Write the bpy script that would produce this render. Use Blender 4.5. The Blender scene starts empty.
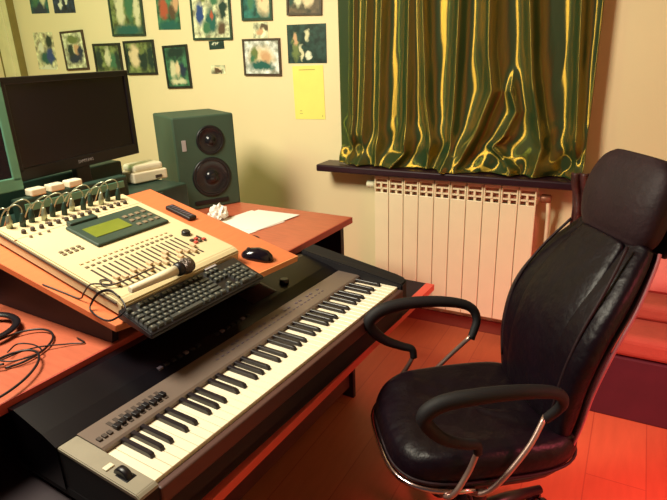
import bpy, bmesh, math, random
from mathutils import Matrix, Vector, Euler
R = math.radians
sc = bpy.context.scene
COL = sc.collection
random.seed(7)

# ------------------------------------------------------------ camera, world, lights, exposure
cam_d = bpy.data.cameras.new('camera'); cam = bpy.data.objects.new('camera', cam_d); COL.objects.link(cam)
cam_d.sensor_fit = 'HORIZONTAL'; cam_d.sensor_width = 36; cam_d.lens = 555 / 667 * 36
cam_d.clip_start = 0.02
M3 = Matrix(((0.88173659, -0.13181915, 0.45295065), (0.47061064, 0.3122535, -0.8252414), (-0.0326528, 0.94080894, 0.33736084)))
cam.matrix_world = Matrix.Translation((0, 0, 1.44)) @ M3.to_4x4()
sc.camera = cam

wd = bpy.data.worlds.new('world'); sc.world = wd; wd.use_nodes = True
wd.node_tree.nodes['Background'].inputs[0].default_value = (0.75, 0.62, 0.62, 1)
wd.node_tree.nodes['Background'].inputs[1].default_value = 0.06

def area(name, loc, target, size, power, color, sy=None, spread=None):
    d = bpy.data.lights.new(name, 'AREA'); d.energy = power; d.color = color
    d.shape = 'RECTANGLE'; d.size = size; d.size_y = sy or size
    if spread: d.spread = R(spread)
    o = bpy.data.objects.new(name, d); COL.objects.link(o); o.location = loc
    o.rotation_euler = (Vector(target) - Vector(loc)).to_track_quat('-Z', 'Y').to_euler()
    return o
area('ceiling_lamp', (-1.70, 0.55, 2.45), (-1.2, 1.8, 0.9), 0.75, 66, (1.0, 0.92, 0.72))
area('red_tint_fill', (0.95, 1.1, 1.15), (0.22, 1.75, 0.0), 0.3, 8, (1.0, 0.12, 0.17), spread=85)  # added light for the red filter tint at lower right, no real lamp
area('green_tint_fill', (-2.9, 0.6, 2.2), (-3.6, 2.7, 1.5), 0.4, 13, (0.6, 1.0, 0.45))  # added to give the upper left its greenish filter tint, not a room lamp
vs = sc.view_settings
vs.view_transform = 'Standard'; vs.look = 'None'; vs.gamma = 1; vs.use_curve_mapping = False
vs.exposure = 0.5

# ------------------------------------------------------------ materials
def srgb(r, g, b):
    f = lambda c: (c / 255 / 12.92) if c / 255 <= 0.04045 else ((c / 255 + 0.055) / 1.055) ** 2.4
    return (f(r), f(g), f(b), 1)
def mat(name, col, rough=0.5, metal=0.0, var=0.08, scale=12, bump=0.0, bscale=60, spec=0.5, coat=0.0, stretch=None, alpha=1.0):
    m = bpy.data.materials.new(name); m.use_nodes = True
    nt = m.node_tree; b = nt.nodes['Principled BSDF']
    b.inputs['Roughness'].default_value = rough; b.inputs['Metallic'].default_value = metal
    b.inputs['Specular IOR Level'].default_value = spec
    b.inputs['Coat Weight'].default_value = coat
    if alpha < 1: b.inputs['Alpha'].default_value = alpha
    tc = nt.nodes.new('ShaderNodeTexCoord'); mp = nt.nodes.new('ShaderNodeMapping')
    nt.links.new(tc.outputs['Object'], mp.inputs[0])
    if stretch: mp.inputs['Scale'].default_value = stretch
    n = nt.nodes.new('ShaderNodeTexNoise'); n.inputs['Scale'].default_value = scale; n.inputs['Detail'].default_value = 4
    nt.links.new(mp.outputs[0], n.inputs['Vector'])
    r = nt.nodes.new('ShaderNodeValToRGB')
    c = Vector(col[:3])
    r.color_ramp.elements[0].position = 0.3; r.color_ramp.elements[1].position = 0.7
    r.color_ramp.elements[0].color = (*(c * (1 - var)), 1); r.color_ramp.elements[1].color = (*(c * (1 + var)), 1)
    nt.links.new(n.outputs['Fac'], r.inputs[0]); nt.links.new(r.outputs[0], b.inputs['Base Color'])
    if bump:
        n2 = nt.nodes.new('ShaderNodeTexNoise'); n2.inputs['Scale'].default_value = bscale; n2.inputs['Detail'].default_value = 3
        nt.links.new(mp.outputs[0], n2.inputs['Vector'])
        bp = nt.nodes.new('ShaderNodeBump'); bp.inputs['Strength'].default_value = bump; bp.inputs['Distance'].default_value = 0.01
        nt.links.new(n2.outputs['Fac'], bp.inputs['Height']); nt.links.new(bp.outputs[0], b.inputs['Normal'])
    return m
MT = dict(
    wall=mat('cream_paint', srgb(236, 216, 172), 0.85, var=0.02, scale=3, bump=0.05, bscale=90),
    ceil=mat('dimmed_brown_ceiling', srgb(150, 130, 110), 0.9, var=0.02),  # unseen ceiling, browned to hold down ambient light and reflections
    desk=mat('orange_laminate', srgb(186, 96, 68), 0.42, var=0.10, scale=9, stretch=(9, 1.2, 9)),
    board=mat('lit_orange_laminate', srgb(214, 116, 70), 0.45, var=0.06, scale=9, stretch=(1.2, 9, 9)),  # desk tone lightened, brighter light on the board put into its colour
    edge=mat('pale_edge_band', srgb(226, 150, 92), 0.5, var=0.05),
    rededge=mat('red_brown_edge', srgb(190, 74, 62), 0.5, var=0.05),
    darkwood=mat('dark_melamine', srgb(32, 12, 24), 0.6, var=0.15, scale=10, stretch=(1, 8, 8)),
    footwood=mat('brown_footboard', srgb(96, 48, 44), 0.6, var=0.15),
    black=mat('black_plastic', srgb(18, 14, 20), 0.38, var=0.1),
    blackmatt=mat('black_matt', srgb(14, 9, 15), 0.7, var=0.1),
    gloss=mat('gloss_black', srgb(20, 16, 26), 0.12, var=0.1),
    screen=mat('dark_screen', srgb(26, 20, 32), 0.25, var=0.05),
    leather=mat('black_leather', srgb(18, 7, 17), 0.42, var=0.2, scale=14, bump=0.4, bscale=28, spec=0.25),
    leather2=mat('worn_leather', srgb(40, 22, 28), 0.6, var=0.2, scale=14, bump=0.2, bscale=55, spec=0.3),
    pipe=mat('pinkish_piping', srgb(170, 100, 104), 0.4, var=0.1),
    chrome=mat('chrome', srgb(225, 205, 205), 0.16, metal=1.0, var=0.03),
    steel=mat('brushed_steel', srgb(190, 160, 150), 0.35, metal=0.8, var=0.05),
    silver=mat('warm_silver_panel', srgb(118, 102, 92), 0.45, metal=0.25, var=0.05),
    rearpanel=mat('dark_violet_panel', srgb(10, 7, 13), 0.3, spec=0.3, var=0.15),
    cheek=mat('pale_end_block', srgb(150, 142, 124), 0.45, metal=0.2, var=0.08),
    wkey=mat('white_key', srgb(246, 234, 206), 0.3, var=0.02),
    bkey=mat('black_key', srgb(28, 20, 26), 0.35, var=0.1),
    shelfedge=mat('red_shelf_edge', srgb(226, 92, 76), 0.45, var=0.04),
    lip=mat('brown_lip', srgb(84, 54, 50), 0.45, var=0.05),
    mixer=mat('cream_console', srgb(208, 192, 150), 0.5, var=0.03),
    slot=mat('slot_dark', srgb(66, 52, 44), 0.6, var=0.05),
    fcap=mat('fader_cap', srgb(205, 178, 142), 0.5, var=0.05),
    lcd=mat('grey_green_display', srgb(52, 68, 58), 0.35, var=0.1),
    lcdon=mat('yellow_green_lcd', srgb(112, 122, 40), 0.3, var=0.1),
    greyb=mat('grey_brown_buttons', srgb(128, 112, 90), 0.5, var=0.1),
    spk=mat('green_grey_cabinet', srgb(56, 78, 62), 0.6, var=0.06, bump=0.05, bscale=200),
    cone=mat('speaker_cone', srgb(24, 25, 30), 0.22, var=0.1),
    surround=mat('speaker_rubber', srgb(18, 18, 22), 0.4, var=0.1),
    teal=mat('teal_grey_bezel', srgb(96, 150, 124), 0.4, var=0.05),
    rack=mat('dark_green_plastic', srgb(28, 54, 44), 0.5, var=0.3, scale=20),
    cream=mat('cream_plastic', srgb(236, 226, 196), 0.45, var=0.03),
    paper=mat('white_paper', srgb(244, 236, 226), 0.8, var=0.02),
    yellow=mat('yellow_paper', srgb(240, 226, 118), 0.8, var=0.03),
    ink=mat('faint_ink', srgb(176, 156, 84), 0.8, var=0.1),
    rad=mat('cream_radiator', srgb(240, 222, 186), 0.4, var=0.02),
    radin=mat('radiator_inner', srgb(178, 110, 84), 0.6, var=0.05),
    brass=mat('brown_valve', srgb(150, 96, 70), 0.4, metal=0.3, var=0.1),
    sill=mat('dark_sill', srgb(42, 18, 28), 0.35, var=0.15),
    skirting=mat('brown_skirting', srgb(118, 52, 40), 0.5, var=0.1),
    pinkwall=mat('pale_trim', srgb(226, 214, 168), 0.7, var=0.05),
    cable=mat('black_cable', srgb(24, 20, 24), 0.4, var=0.1),
    plug=mat('metal_plug', srgb(170, 176, 150), 0.3, metal=0.7, var=0.1),
    keycap=mat('grey_keycap', srgb(62, 64, 62), 0.4, var=0.1),
    keytop=mat('keycap_legend', srgb(130, 130, 118), 0.5, var=0.1),
    tail=mat('brown_gauze', srgb(74, 40, 40), 0.5, var=0.4, scale=30, bump=0.5, bscale=40),
    bedred=mat('orange_red_cover', srgb(158, 78, 60), 0.8, var=0.08, bump=0.2, bscale=60),
    beddark=mat('dark_maroon_base', srgb(70, 20, 34), 0.7, var=0.1),
    pink=mat('pink_pillow', srgb(214, 120, 110), 0.8, var=0.1, bump=0.2, bscale=30),
    grille=mat('mic_grille', srgb(120, 108, 104), 0.3, metal=0.9, var=0.3, scale=200, bump=0.6, bscale=300),
    glass=mat('window_glass', srgb(30, 36, 44), 0.08, var=0.02),
    white=mat('white_frame', srgb(230, 222, 208), 0.5, var=0.02),
    side_shade=mat('olive_side_shade', srgb(134, 118, 62), 0.6, var=0.1),  # olive tone painted as shade beside the trim
    text=mat('pale_lettering', srgb(168, 160, 160), 0.4, var=0.02),
    dimtext=mat('dim_lettering', srgb(92, 80, 94), 0.5, var=0.05),
)
def floor_mat():
    m = bpy.data.materials.new('red_orange_boards'); m.use_nodes = True
    nt = m.node_tree; b = nt.nodes['Principled BSDF']; b.inputs['Roughness'].default_value = 0.5
    tc = nt.nodes.new('ShaderNodeTexCoord'); mp = nt.nodes.new('ShaderNodeMapping')
    mp.inputs['Rotation'].default_value = (0, 0, R(90))
    nt.links.new(tc.outputs['Object'], mp.inputs[0])
    br = nt.nodes.new('ShaderNodeTexBrick'); nt.links.new(mp.outputs[0], br.inputs['Vector'])
    br.inputs['Color1'].default_value = srgb(198, 108, 70); br.inputs['Color2'].default_value = srgb(192, 103, 67)
    br.inputs['Mortar'].default_value = srgb(172, 86, 58)
    br.inputs['Scale'].default_value = 1; br.inputs['Brick Width'].default_value = 1.2; br.inputs['Row Height'].default_value = 0.19
    br.inputs['Mortar Size'].default_value = 0.002
    n = nt.nodes.new('ShaderNodeTexNoise'); n.inputs['Scale'].default_value = 7; n.inputs['Detail'].default_value = 5
    mp2 = nt.nodes.new('ShaderNodeMapping'); mp2.inputs['Scale'].default_value = (6, 1, 1)
    nt.links.new(tc.outputs['Object'], mp2.inputs[0]); nt.links.new(mp2.outputs[0], n.inputs['Vector'])
    mx = nt.nodes.new('ShaderNodeMix'); mx.data_type = 'RGBA'; mx.blend_type = 'MULTIPLY'; mx.inputs[0].default_value = 0.25
    nt.links.new(br.outputs['Color'], mx.inputs[6]); nt.links.new(n.outputs['Fac'], mx.inputs[7])
    nt.links.new(mx.outputs[2], b.inputs['Base Color'])
    return m
MT['floor'] = floor_mat()
def satin():
    m = bpy.data.materials.new('green_gold_satin'); m.use_nodes = True
    nt = m.node_tree; b = nt.nodes['Principled BSDF']
    b.inputs['Base Color'].default_value = srgb(24, 60, 34); b.inputs['Roughness'].default_value = 0.6
    b.inputs['Specular IOR Level'].default_value = 0.2
    g = nt.nodes.new('ShaderNodeBsdfAnisotropic'); g.inputs['Color'].default_value = srgb(255, 200, 70); g.inputs['Roughness'].default_value = 0.32; g.inputs['Anisotropy'].default_value = 0.8
    tg = nt.nodes.new('ShaderNodeTangent'); tg.direction_type = 'RADIAL'; tg.axis = 'Z'; nt.links.new(tg.outputs[0], g.inputs['Tangent'])
    tc = nt.nodes.new('ShaderNodeTexCoord')
    mp = nt.nodes.new('ShaderNodeMapping'); mp.inputs['Scale'].default_value = (1, 1, 6)
    nt.links.new(tc.outputs['Object'], mp.inputs[0])
    n = nt.nodes.new('ShaderNodeTexNoise'); n.inputs['Scale'].default_value = 40; n.inputs['Detail'].default_value = 3
    nt.links.new(mp.outputs[0], n.inputs['Vector'])
    bp = nt.nodes.new('ShaderNodeBump'); bp.inputs['Strength'].default_value = 0.12; bp.inputs['Distance'].default_value = 0.003
    nt.links.new(n.outputs['Fac'], bp.inputs['Height']); nt.links.new(bp.outputs[0], g.inputs['Normal'])
    mx = nt.nodes.new('ShaderNodeMixShader'); mx.inputs[0].default_value = 0.21
    nt.links.new(b.outputs[0], mx.inputs[1]); nt.links.new(g.outputs[0], mx.inputs[2])
    nt.links.new(mx.outputs[0], nt.nodes['Material Output'].inputs['Surface'])
    return m
MT['satin'] = satin()

# ------------------------------------------------------------ mesh helpers
def box(bm, lo, hi, mi=0, bev=0.0, seg=2):
    r = bmesh.ops.create_cube(bm, size=1.0)
    vs_ = r['verts']
    for v in vs_:
        v.co = Vector([lo[i] + (v.co[i] + 0.5) * (hi[i] - lo[i]) for i in range(3)])
    fs = {f for v in vs_ for f in v.link_faces}
    for f in fs: f.material_index = mi
    if bev:
        es = {e for v in vs_ for e in v.link_edges}
        rr = bmesh.ops.bevel(bm, geom=list(es), offset=bev, segments=seg, affect='EDGES', profile=0.5)
        for f in rr['faces']: f.material_index = mi
def poly_prism(bm, pts, axis, a, b, mi=0):
    """pts in the two other axes (in x,y,z order), extruded from a to b along axis"""
    def mk(p, t):
        c = list(p); c.insert(axis, t); return bm.verts.new(c)
    A = [mk(p, a) for p in pts]; B = [mk(p, b) for p in pts]
    n = len(pts); fs = [bm.faces.new(A), bm.faces.new(B[::-1])]
    for i in range(n): fs.append(bm.faces.new((A[i], B[i], B[(i + 1) % n], A[(i + 1) % n])))
    for f in fs: f.material_index = mi
def catmull(pts, n=8):
    P = [Vector(p) for p in pts]; P = [2 * P[0] - P[1]] + P + [2 * P[-1] - P[-2]]; out = []
    for i in range(1, len(P) - 2):
        for k in range(n):
            t = k / n
            out.append(0.5 * ((2 * P[i]) + (P[i + 1] - P[i - 1]) * t + (2 * P[i - 1] - 5 * P[i] + 4 * P[i + 1] - P[i + 2]) * t * t + (3 * P[i] - P[i - 1] - 3 * P[i + 1] + P[i + 2]) * t ** 3))
    out.append(P[-2]); return out
def tube(bm, pts, rad, seg=10, mi=0, smooth=True, flat=1.0):
    """rad float or list; flat squashes the section across the local normal"""
    P = [Vector(p) for p in pts]; n = len(P)
    rs = rad if isinstance(rad, (list, tuple)) else [rad] * n
    if len(rs) != n: rs = [rs[min(len(rs) - 1, int(i * len(rs) / n))] for i in range(n)]
    up = Vector((0, 0, 1)); rings = []
    prev = None
    for i in range(n):
        t = (P[min(i + 1, n - 1)] - P[max(i - 1, 0)]).normalized()
        if prev is None:
            a = t.cross(up)
            if a.length < 1e-3: a = t.cross(Vector((1, 0, 0)))
        else: a = prev - t * prev.dot(t)
        a.normalize(); prev = a; b = t.cross(a)
        rings.append([bm.verts.new(P[i] + (a * math.cos(2 * math.pi * k / seg) + b * flat * math.sin(2 * math.pi * k / seg)) * rs[i]) for k in range(seg)])
    for i in range(n - 1):
        for k in range(seg):
            f = bm.faces.new((rings[i][k], rings[i][(k + 1) % seg], rings[i + 1][(k + 1) % seg], rings[i + 1][k])); f.material_index = mi; f.smooth = smooth
    for r in (rings[0][::-1], rings[-1]): bm.faces.new(r).material_index = mi
def lathe(bm, prof, seg=24, M=None, mi=0, smooth=True, close=True):
    """prof list of (r,z) about local z; M matrix"""
    M = M or Matrix(); rings = []
    for r, z in prof:
        rings.append([bm.verts.new(M @ Vector((max(r, 1e-4) * math.cos(2 * math.pi * k / seg), max(r, 1e-4) * math.sin(2 * math.pi * k / seg), z))) for k in range(seg)])
    for i in range(len(prof) - 1):
        for k in range(seg):
            f = bm.faces.new((rings[i][k], rings[i][(k + 1) % seg], rings[i + 1][(k + 1) % seg], rings[i + 1][k])); f.smooth = smooth; f.material_index = mi
    if close:
        bm.faces.new(rings[0][::-1]).material_index = mi; bm.faces.new(rings[-1]).material_index = mi
def loft(bm, rings, mi=0, caps=True):
    V = [[bm.verts.new(p) for p in r] for r in rings]; n = len(V[0])
    for i in range(len(V) - 1):
        for k in range(n):
            f = bm.faces.new((V[i][k], V[i][(k + 1) % n], V[i + 1][(k + 1) % n], V[i + 1][k])); f.smooth = True; f.material_index = mi
    if caps:
        for r in (V[0][::-1], V[-1]): f = bm.faces.new(r); f.smooth = True; f.material_index = mi
def sell(a, b, e, n=32):
    out = []
    for k in range(n):
        t = 2 * math.pi * k / n; c, s = math.cos(t), math.sin(t)
        out.append((a * math.copysign(abs(c) ** (2 / e), c), b * math.copysign(abs(s) ** (2 / e), s)))
    return out
def obj(name, bm, mats, parent=None, loc=None, rot=None, sub=0, kind=None):
    bmesh.ops.recalc_face_normals(bm, faces=bm.faces)
    me = bpy.data.meshes.new(name); bm.to_mesh(me); bm.free()
    for m in (mats if isinstance(mats, (list, tuple)) else [mats]): me.materials.append(MT[m])
    o = bpy.data.objects.new(name, me); COL.objects.link(o)
    if parent: o.parent = parent
    if loc is not None: o.location = loc
    if rot is not None: o.rotation_euler = rot
    if sub:
        s = o.modifiers.new('sub', 'SUBSURF'); s.levels = sub; s.render_levels = sub
    if kind: o['kind'] = kind
    return o
def B(): return bmesh.new()
def tag(o, label, cat, group=None):
    o['label'] = label; o['category'] = cat
    if group: o['group'] = group
    return o
def thing(name, label, cat, M=None, loc=(0, 0, 0), rz=0, group=None):
    o = bpy.data.objects.new(name, None); COL.objects.link(o); o.empty_display_size = 0.05
    if M is not None: o.matrix_world = M
    else: o.location = loc; o.rotation_euler = (0, 0, R(rz))
    return tag(o, label, cat, group)
def copy_tree(o, parent=None):
    c = o.copy(); COL.objects.link(c)
    if parent is not None: c.parent = parent
    for ch in [x for x in bpy.data.objects if x.parent == o]: copy_tree(ch, c)
    return c
def text_bm(txt, size, ext=0.0006):
    cu = bpy.data.curves.new('lettering', 'FONT'); cu.body = txt; cu.size = size; cu.extrude = ext; cu.align_x = 'CENTER'; cu.align_y = 'CENTER'
    cu.resolution_u = 3
    t = bpy.data.objects.new('lettering', cu); COL.objects.link(t)
    bpy.context.view_layer.update()
    me = bpy.data.meshes.new_from_object(t); bm = B(); bm.from_mesh(me)
    bpy.data.objects.remove(t); bpy.data.curves.remove(cu); bpy.data.meshes.remove(me)
    return bm

# ------------------------------------------------------------ room shell
WY = 2.70; XL = -4.35; XR = 1.15; YB = -1.6; HC = 2.62
def struct(name, bm, m, parent=None):
    o = obj(name, bm, m, parent)
    if not parent: o['kind'] = 'structure'
    return o
b = B(); box(b, (XL, YB, -0.06), (XR, WY, 0)); struct('floor', b, 'floor')
b = B(); box(b, (XL, WY, -0.06), (XR, WY + 0.12, HC)); struct('wall_far', b, 'wall')
b = B(); box(b, (XL - 0.12, YB, -0.06), (XL, WY + 0.12, HC)); struct('wall_left', b, 'wall')
b = B(); box(b, (XR, YB, -0.06), (XR + 0.12, WY + 0.12, HC)); struct('wall_right', b, 'wall')
b = B(); box(b, (XL - 0.12, YB, HC), (XR + 0.12, WY + 0.12, HC + 0.1)); struct('ceiling', b, 'ceil')
b = B(); box(b, (XL, WY - 0.015, 0), (XR, WY, 0.07), bev=0.004); struct('baseboard_far', b, 'skirting')
b = B(); box(b, (-4.17, WY - 0.05, 0), (-3.98, WY, HC), bev=0.006); box(b, (-4.10, WY - 0.06, 0), (-4.04, WY - 0.045, HC), bev=0.004)
struct('trim_shade_1', b, 'pinkwall')
for k, tx in enumerate((-4.18, -3.985)):
    b = B(); box(b, (tx, WY - 0.053, 0), (tx + 0.009, WY - 0.001, HC)); struct('trim_shade_%d' % (k + 2), b, 'side_shade')  # thin strips standing in for the shade along both trim sides
# window behind the curtain with its dark sill
w = bpy.data.objects.new('window_1', None); COL.objects.link(w); w.location = (-0.78, WY, 1.45); w['kind'] = 'structure'
b = B(); box(b, (-0.50, -0.012, -0.5), (0.50, -0.002, 0.62)); obj('glass_pane', b, 'glass', w)
b = B()
for lo, hi in (((-0.54, -0.03, -0.56), (-0.48, 0, 0.66)), ((0.48, -0.03, -0.56), (0.54, 0, 0.66)), ((-0.48, -0.03, -0.56), (0.48, 0, -0.5)), ((-0.48, -0.03, 0.6), (0.48, 0, 0.66)), ((-0.03, -0.03, -0.5), (0.03, 0, 0.6))): box(b, lo, hi, bev=0.004)
obj('window_frame', b, 'white', w)
b = B(); box(b, (-0.71, -0.15, -0.615), (0.66, 0.0, -0.578), bev=0.008, seg=3); obj('window_sill', b, 'sill', w)

# ------------------------------------------------------------ desk and its pull-out shelf
DZ = 87.3
Dm = Matrix.Translation((-1.07, 2.13, 0)) @ Matrix.Rotation(R(DZ), 4, 'Z')   # local x runs to the window wall, y away from the sitter, origin at the desk's far front corner
desk = thing('studio_desk', 'long orange laminate desk with dark side panels and low keyboard shelf', 'desk', M=Dm)
b = B(); box(b, (-2.05, 0, 0.715), (0, 1.25, 0.74), bev=0.003); obj('desktop', b, 'desk', desk)
b = B(); box(b, (-2.05, -0.003, 0.713), (0, 0, 0.739)); obj('edge_band', b, 'rededge', desk)
b = B(); box(b, (-0.05, 0.03, 0), (-0.025, 1.2, 0.715)); obj('side_panel', b, 'darkwood', desk)
b = B(); box(b, (-2.03, 0.03, 0), (-2.005, 1.2, 0.715)); obj('side_panel', b, 'darkwood', desk)
b = B(); box(b, (-2.0, 0.62, 0.25), (-0.05, 0.64, 0.715)); obj('back_panel', b, 'darkwood', desk)
# shelf
sh = B(); box(sh, (-1.95, -0.41, 0.525), (-0.13, 0.40, 0.547)); obj('keyboard_shelf', sh, 'darkwood', desk)
b = B(); box(b, (-1.95, -0.445, 0.523), (-0.13, -0.41, 0.549), bev=0.002); obj('shelf_front_edge', b, 'shelfedge', desk)
b = B(); box(b, (-0.27, -0.14, 0), (-0.25, 0.40, 0.523)); obj('shelf_support', b, 'darkwood', desk)
b = B(); box(b, (-1.93, -0.10, 0), (-1.91, 0.40, 0.523)); obj('shelf_support', b, 'darkwood', desk)
b = B(); box(b, (-1.91, -0.12, 0.05), (-0.27, -0.10, 0.15)); obj('foot_board', b, 'footwood', desk)

# ------------------------------------------------------------ synthesizer on the shelf
SA = 85.7
Sm = Matrix.Translation((-0.7175, 0.532, 0.547)) @ Matrix.Rotation(R(SA), 4, 'Z')
syn = thing('synthesizer', 'long black and silver stage synthesizer with white keys on the desk shelf', 'synthesizer', M=Sm)
L = 1.19; KT = 0.125   # key top above the shelf
b = B()
poly_prism(b, [(0, 0.012), (0, 0.10), (0.012, 0.112), (0.162, 0.112), (0.162, 0.012)], 0, 0.045, 1.105)          # key bed
box(b, (0.0, 0.0, 0.012), (L - 0.02, 0.44, 0.04), bev=0.004)                                                      # bottom pan
for fx in (0.08, L - 0.12):
    for fy in (0.06, 0.36): box(b, (fx, fy, 0.0), (fx + 0.04, fy + 0.04, 0.014))
obj('body', b, 'blackmatt', syn)
b = B(); box(b, (0.045, -0.004, 0.075), (1.105, 0.016, KT - 0.008), bev=0.004); obj('front_lip', b, 'lip', syn)
b = B()
poly_prism(b, [(0.0, KT - 0.006), (0.0, KT), (0.01, KT + 0.006), (0.255, KT + 0.014), (0.255, KT + 0.004)], 0, 0.0, 0.046)
bmesh.ops.bevel(b, geom=list(b.edges), offset=0.002, segments=2, affect='EDGES'); blk = obj('end_block', b, 'cheek', syn)
b = B(); poly_prism(b, [(0.001, 0.03), (0.001, KT - 0.006), (0.255, KT + 0.004), (0.255, 0.03)], 0, 0.001, 0.045); obj('left_end', b, 'blackmatt', syn)
b = B(); wm = Matrix.Translation((0.024, 0.075, KT + 0.000)) @ Matrix.Rotation(R(90), 4, 'Y')
lathe(b, [(0.021, -0.008), (0.024, -0.006), (0.024, 0.006), (0.021, 0.008)], 20, wm); obj('bend_wheel', b, 'black', syn)
b = B(); box(b, (0.012, 0.05, KT + 0.0055), (0.036, 0.10, KT + 0.0085), bev=0.001); obj('wheel_surround', b, 'rearpanel', syn)
b = B(); box(b, (0.010, 0.108, KT + 0.008), (0.030, 0.122, KT + 0.013), bev=0.002); obj('button', b, 'cream', syn)
# rounded right end
b = B(); pts = [(1.104, 0.0), (1.150, 0.004), (1.172, 0.022), (1.182, 0.055), (1.186, 0.42), (1.104, 0.42)]
def prof_h(y): return KT - 0.002 + (0.012 if y < 0.26 else 0.012 + (y - 0.26) * 0.37)
low = [b.verts.new((x, y, 0.02)) for x, y in pts]; hi = [b.verts.new((x, y, prof_h(y))) for x, y in pts]
b.faces.new(low[::-1]); b.faces.new(hi)
for i in range(len(pts)): b.faces.new((low[i], low[(i + 1) % 6], hi[(i + 1) % 6], hi[i]))
bmesh.ops.bevel(b, geom=[e for e in b.edges], offset=0.005, segments=2, affect='EDGES'); obj('right_end', b, 'blackmatt', syn)
b = B(); poly_prism(b, [(0.166, 0.05), (0.166, KT + 0.010), (0.172, KT + 0.014), (0.255, KT + 0.016), (0.255, 0.05)], 0, 0.046, 1.104); obj('control_strip', b, 'silver', syn)
b = B(); poly_prism(b, [(0.256, 0.03), (0.256, KT + 0.014), (0.30, KT + 0.030), (0.40, KT + 0.055), (0.435, KT + 0.05), (0.435, 0.03)], 0, -0.002, 1.104); obj('rear_panel', b, 'rearpanel', syn)
# two dim lines of lettering-like legends on the strip and the rear panel
for i in range(9):
    b = B(); x = 0.105 + i * 0.0165
    box(b, (x - 0.0045, 0.188, KT + 0.014), (x + 0.0045, 0.232, KT + 0.0165), 0)
    box(b, (x - 0.006, 0.190 + 0.003 * (i % 3), KT + 0.016), (x + 0.006, 0.207 + 0.003 * (i % 3), KT + 0.024), 1, bev=0.0015)
    obj('slider', b, ['slot', 'black'], syn)
for i in range(3):
    b = B(); x = 0.060 + i * 0.013; box(b, (x - 0.0045, 0.190, KT + 0.013), (x + 0.0045, 0.204, KT + 0.019), bev=0.001); obj('button', b, 'slot', syn)
b = B()
for i in range(26):
    x = 0.42 + i * 0.020
    box(b, (x, 0.205, KT + 0.0152), (x + 0.009, 0.209, KT + 0.0162))
    if i % 3: box(b, (x, 0.224, KT + 0.0156), (x + 0.009, 0.231, KT + 0.0170))
obj('panel_legend', b, 'dimtext', syn)
for i in range(14):
    b = B(); x = 0.30 + i * 0.022 + (0.05 if i > 6 else 0); box(b, (x, 0.285, KT + 0.022), (x + 0.013, 0.296, KT + 0.030), bev=0.001)
    obj('button', b, 'dimtext' if i % 4 == 0 else 'black', syn)
b = B(); poly_prism(b, [(0.315, KT + 0.0355), (0.38, KT + 0.0515), (0.38, KT + 0.0505), (0.315, KT + 0.0345)], 0, 0.70, 0.82); obj('display_screen', b, 'gloss', syn)
b = B(); lathe(b, [(0.016, 0), (0.016, 0.012), (0.013, 0.016)], 20, Matrix.Translation((0.88, 0.33, KT + 0.036))); obj('data_dial', b, 'black', syn)
whites = 45; pw = (1.103 - 0.047) / whites
b = B(); box(b, (0.0004, 0.016, KT - 0.022), (pw - 0.0005, 0.166, KT), bev=0.0008, seg=1); wk = obj('white_key', b, 'wkey', syn); wk.location = (0.047, 0, 0)
names = ['E', 'F', 'G', 'A', 'B', 'C', 'D']
for i in range(1, whites):
    c = wk.copy(); COL.objects.link(c); c.location = (0.047 + i * pw, 0, 0)
b = B(); poly_prism(b, [(0.068, KT - 0.002), (0.072, KT + 0.009), (0.080, KT + 0.0115), (0.166, KT + 0.0115), (0.166, KT - 0.002)], 0, -0.0055, 0.0055)
bmesh.ops.bevel(b, geom=list(b.edges), offset=0.0012, segments=1, affect='EDGES')
bk = None
for i in range(whites - 1):
    if names[i % 7] in ('E', 'B'): continue
    off = {'F': -0.002, 'G': 0, 'A': 0.002, 'C': -0.002, 'D': 0.002}[names[i % 7]]
    if bk is None: bk = obj('black_key', b, 'bkey', syn); c = bk
    else: c = bk.copy(); COL.objects.link(c)
    c.location = (0.047 + (i + 1) * pw + off, 0, 0)

# ------------------------------------------------------------ tilted board with its two supports
TILT = 13.5
Bm = Matrix.Translation((-0.975, 0.825, 0.80)) @ Matrix.Rotation(R(87), 4, 'Z') @ Matrix.Rotation(R(TILT), 4, 'X')
board = thing('equipment_board', 'tilted orange wooden board resting on the desk under the mixing console', 'board', M=Bm)
b = B(); poly_prism(b, [(-0.014, 0.092), (0.06, 0.080), (0.18, 0.04), (0.645, 0.004), (0.645, 0.70), (-0.048, 0.70)], 2, -0.020, 0.0); bmesh.ops.bevel(b, geom=list(b.edges), offset=0.0015, segments=1, affect='EDGES'); obj('board_panel', b, 'board', board)
b = B(); poly_prism(b, [(0.18, 0.036), (0.645, 0.0), (0.645, 0.004), (0.18, 0.040)], 2, -0.021, 0.0); obj('edge_band', b, 'edge', board)
for sx in (0.015, 0.60):
    s, c = math.sin(R(TILT)), math.cos(R(TILT))
    b = B()
    # wedge in board coordinates: top follows the board's underside, bottom lies on the desk top
    def loc_pt(y, z):  # from (horizontal depth, world z) in the board frame
        dz = z - 0.80
        return (y * c + dz * s, -y * s + dz * c)
    pts = [loc_pt(0.16, 0.742), loc_pt(0.70, 0.742)]
    y1 = loc_pt(0.70, 0.742); 
    ys = [loc_pt(0.70, 0.742)[0] - 0.03, loc_pt(0.16, 0.742)[0] + 0.0]
    pts += [(ys[0] + 0.03 , -0.0205), (ys[1], -0.0205)]
    poly_prism(b, pts, 0, sx, sx + 0.02); obj('side_support', b, 'darkwood', board)

def onboard(x, y, z=0.0, rot=0):
    return Bm @ Matrix.Translation((x, y, z)) @ Matrix.Rotation(R(rot), 4, 'Z')

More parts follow.
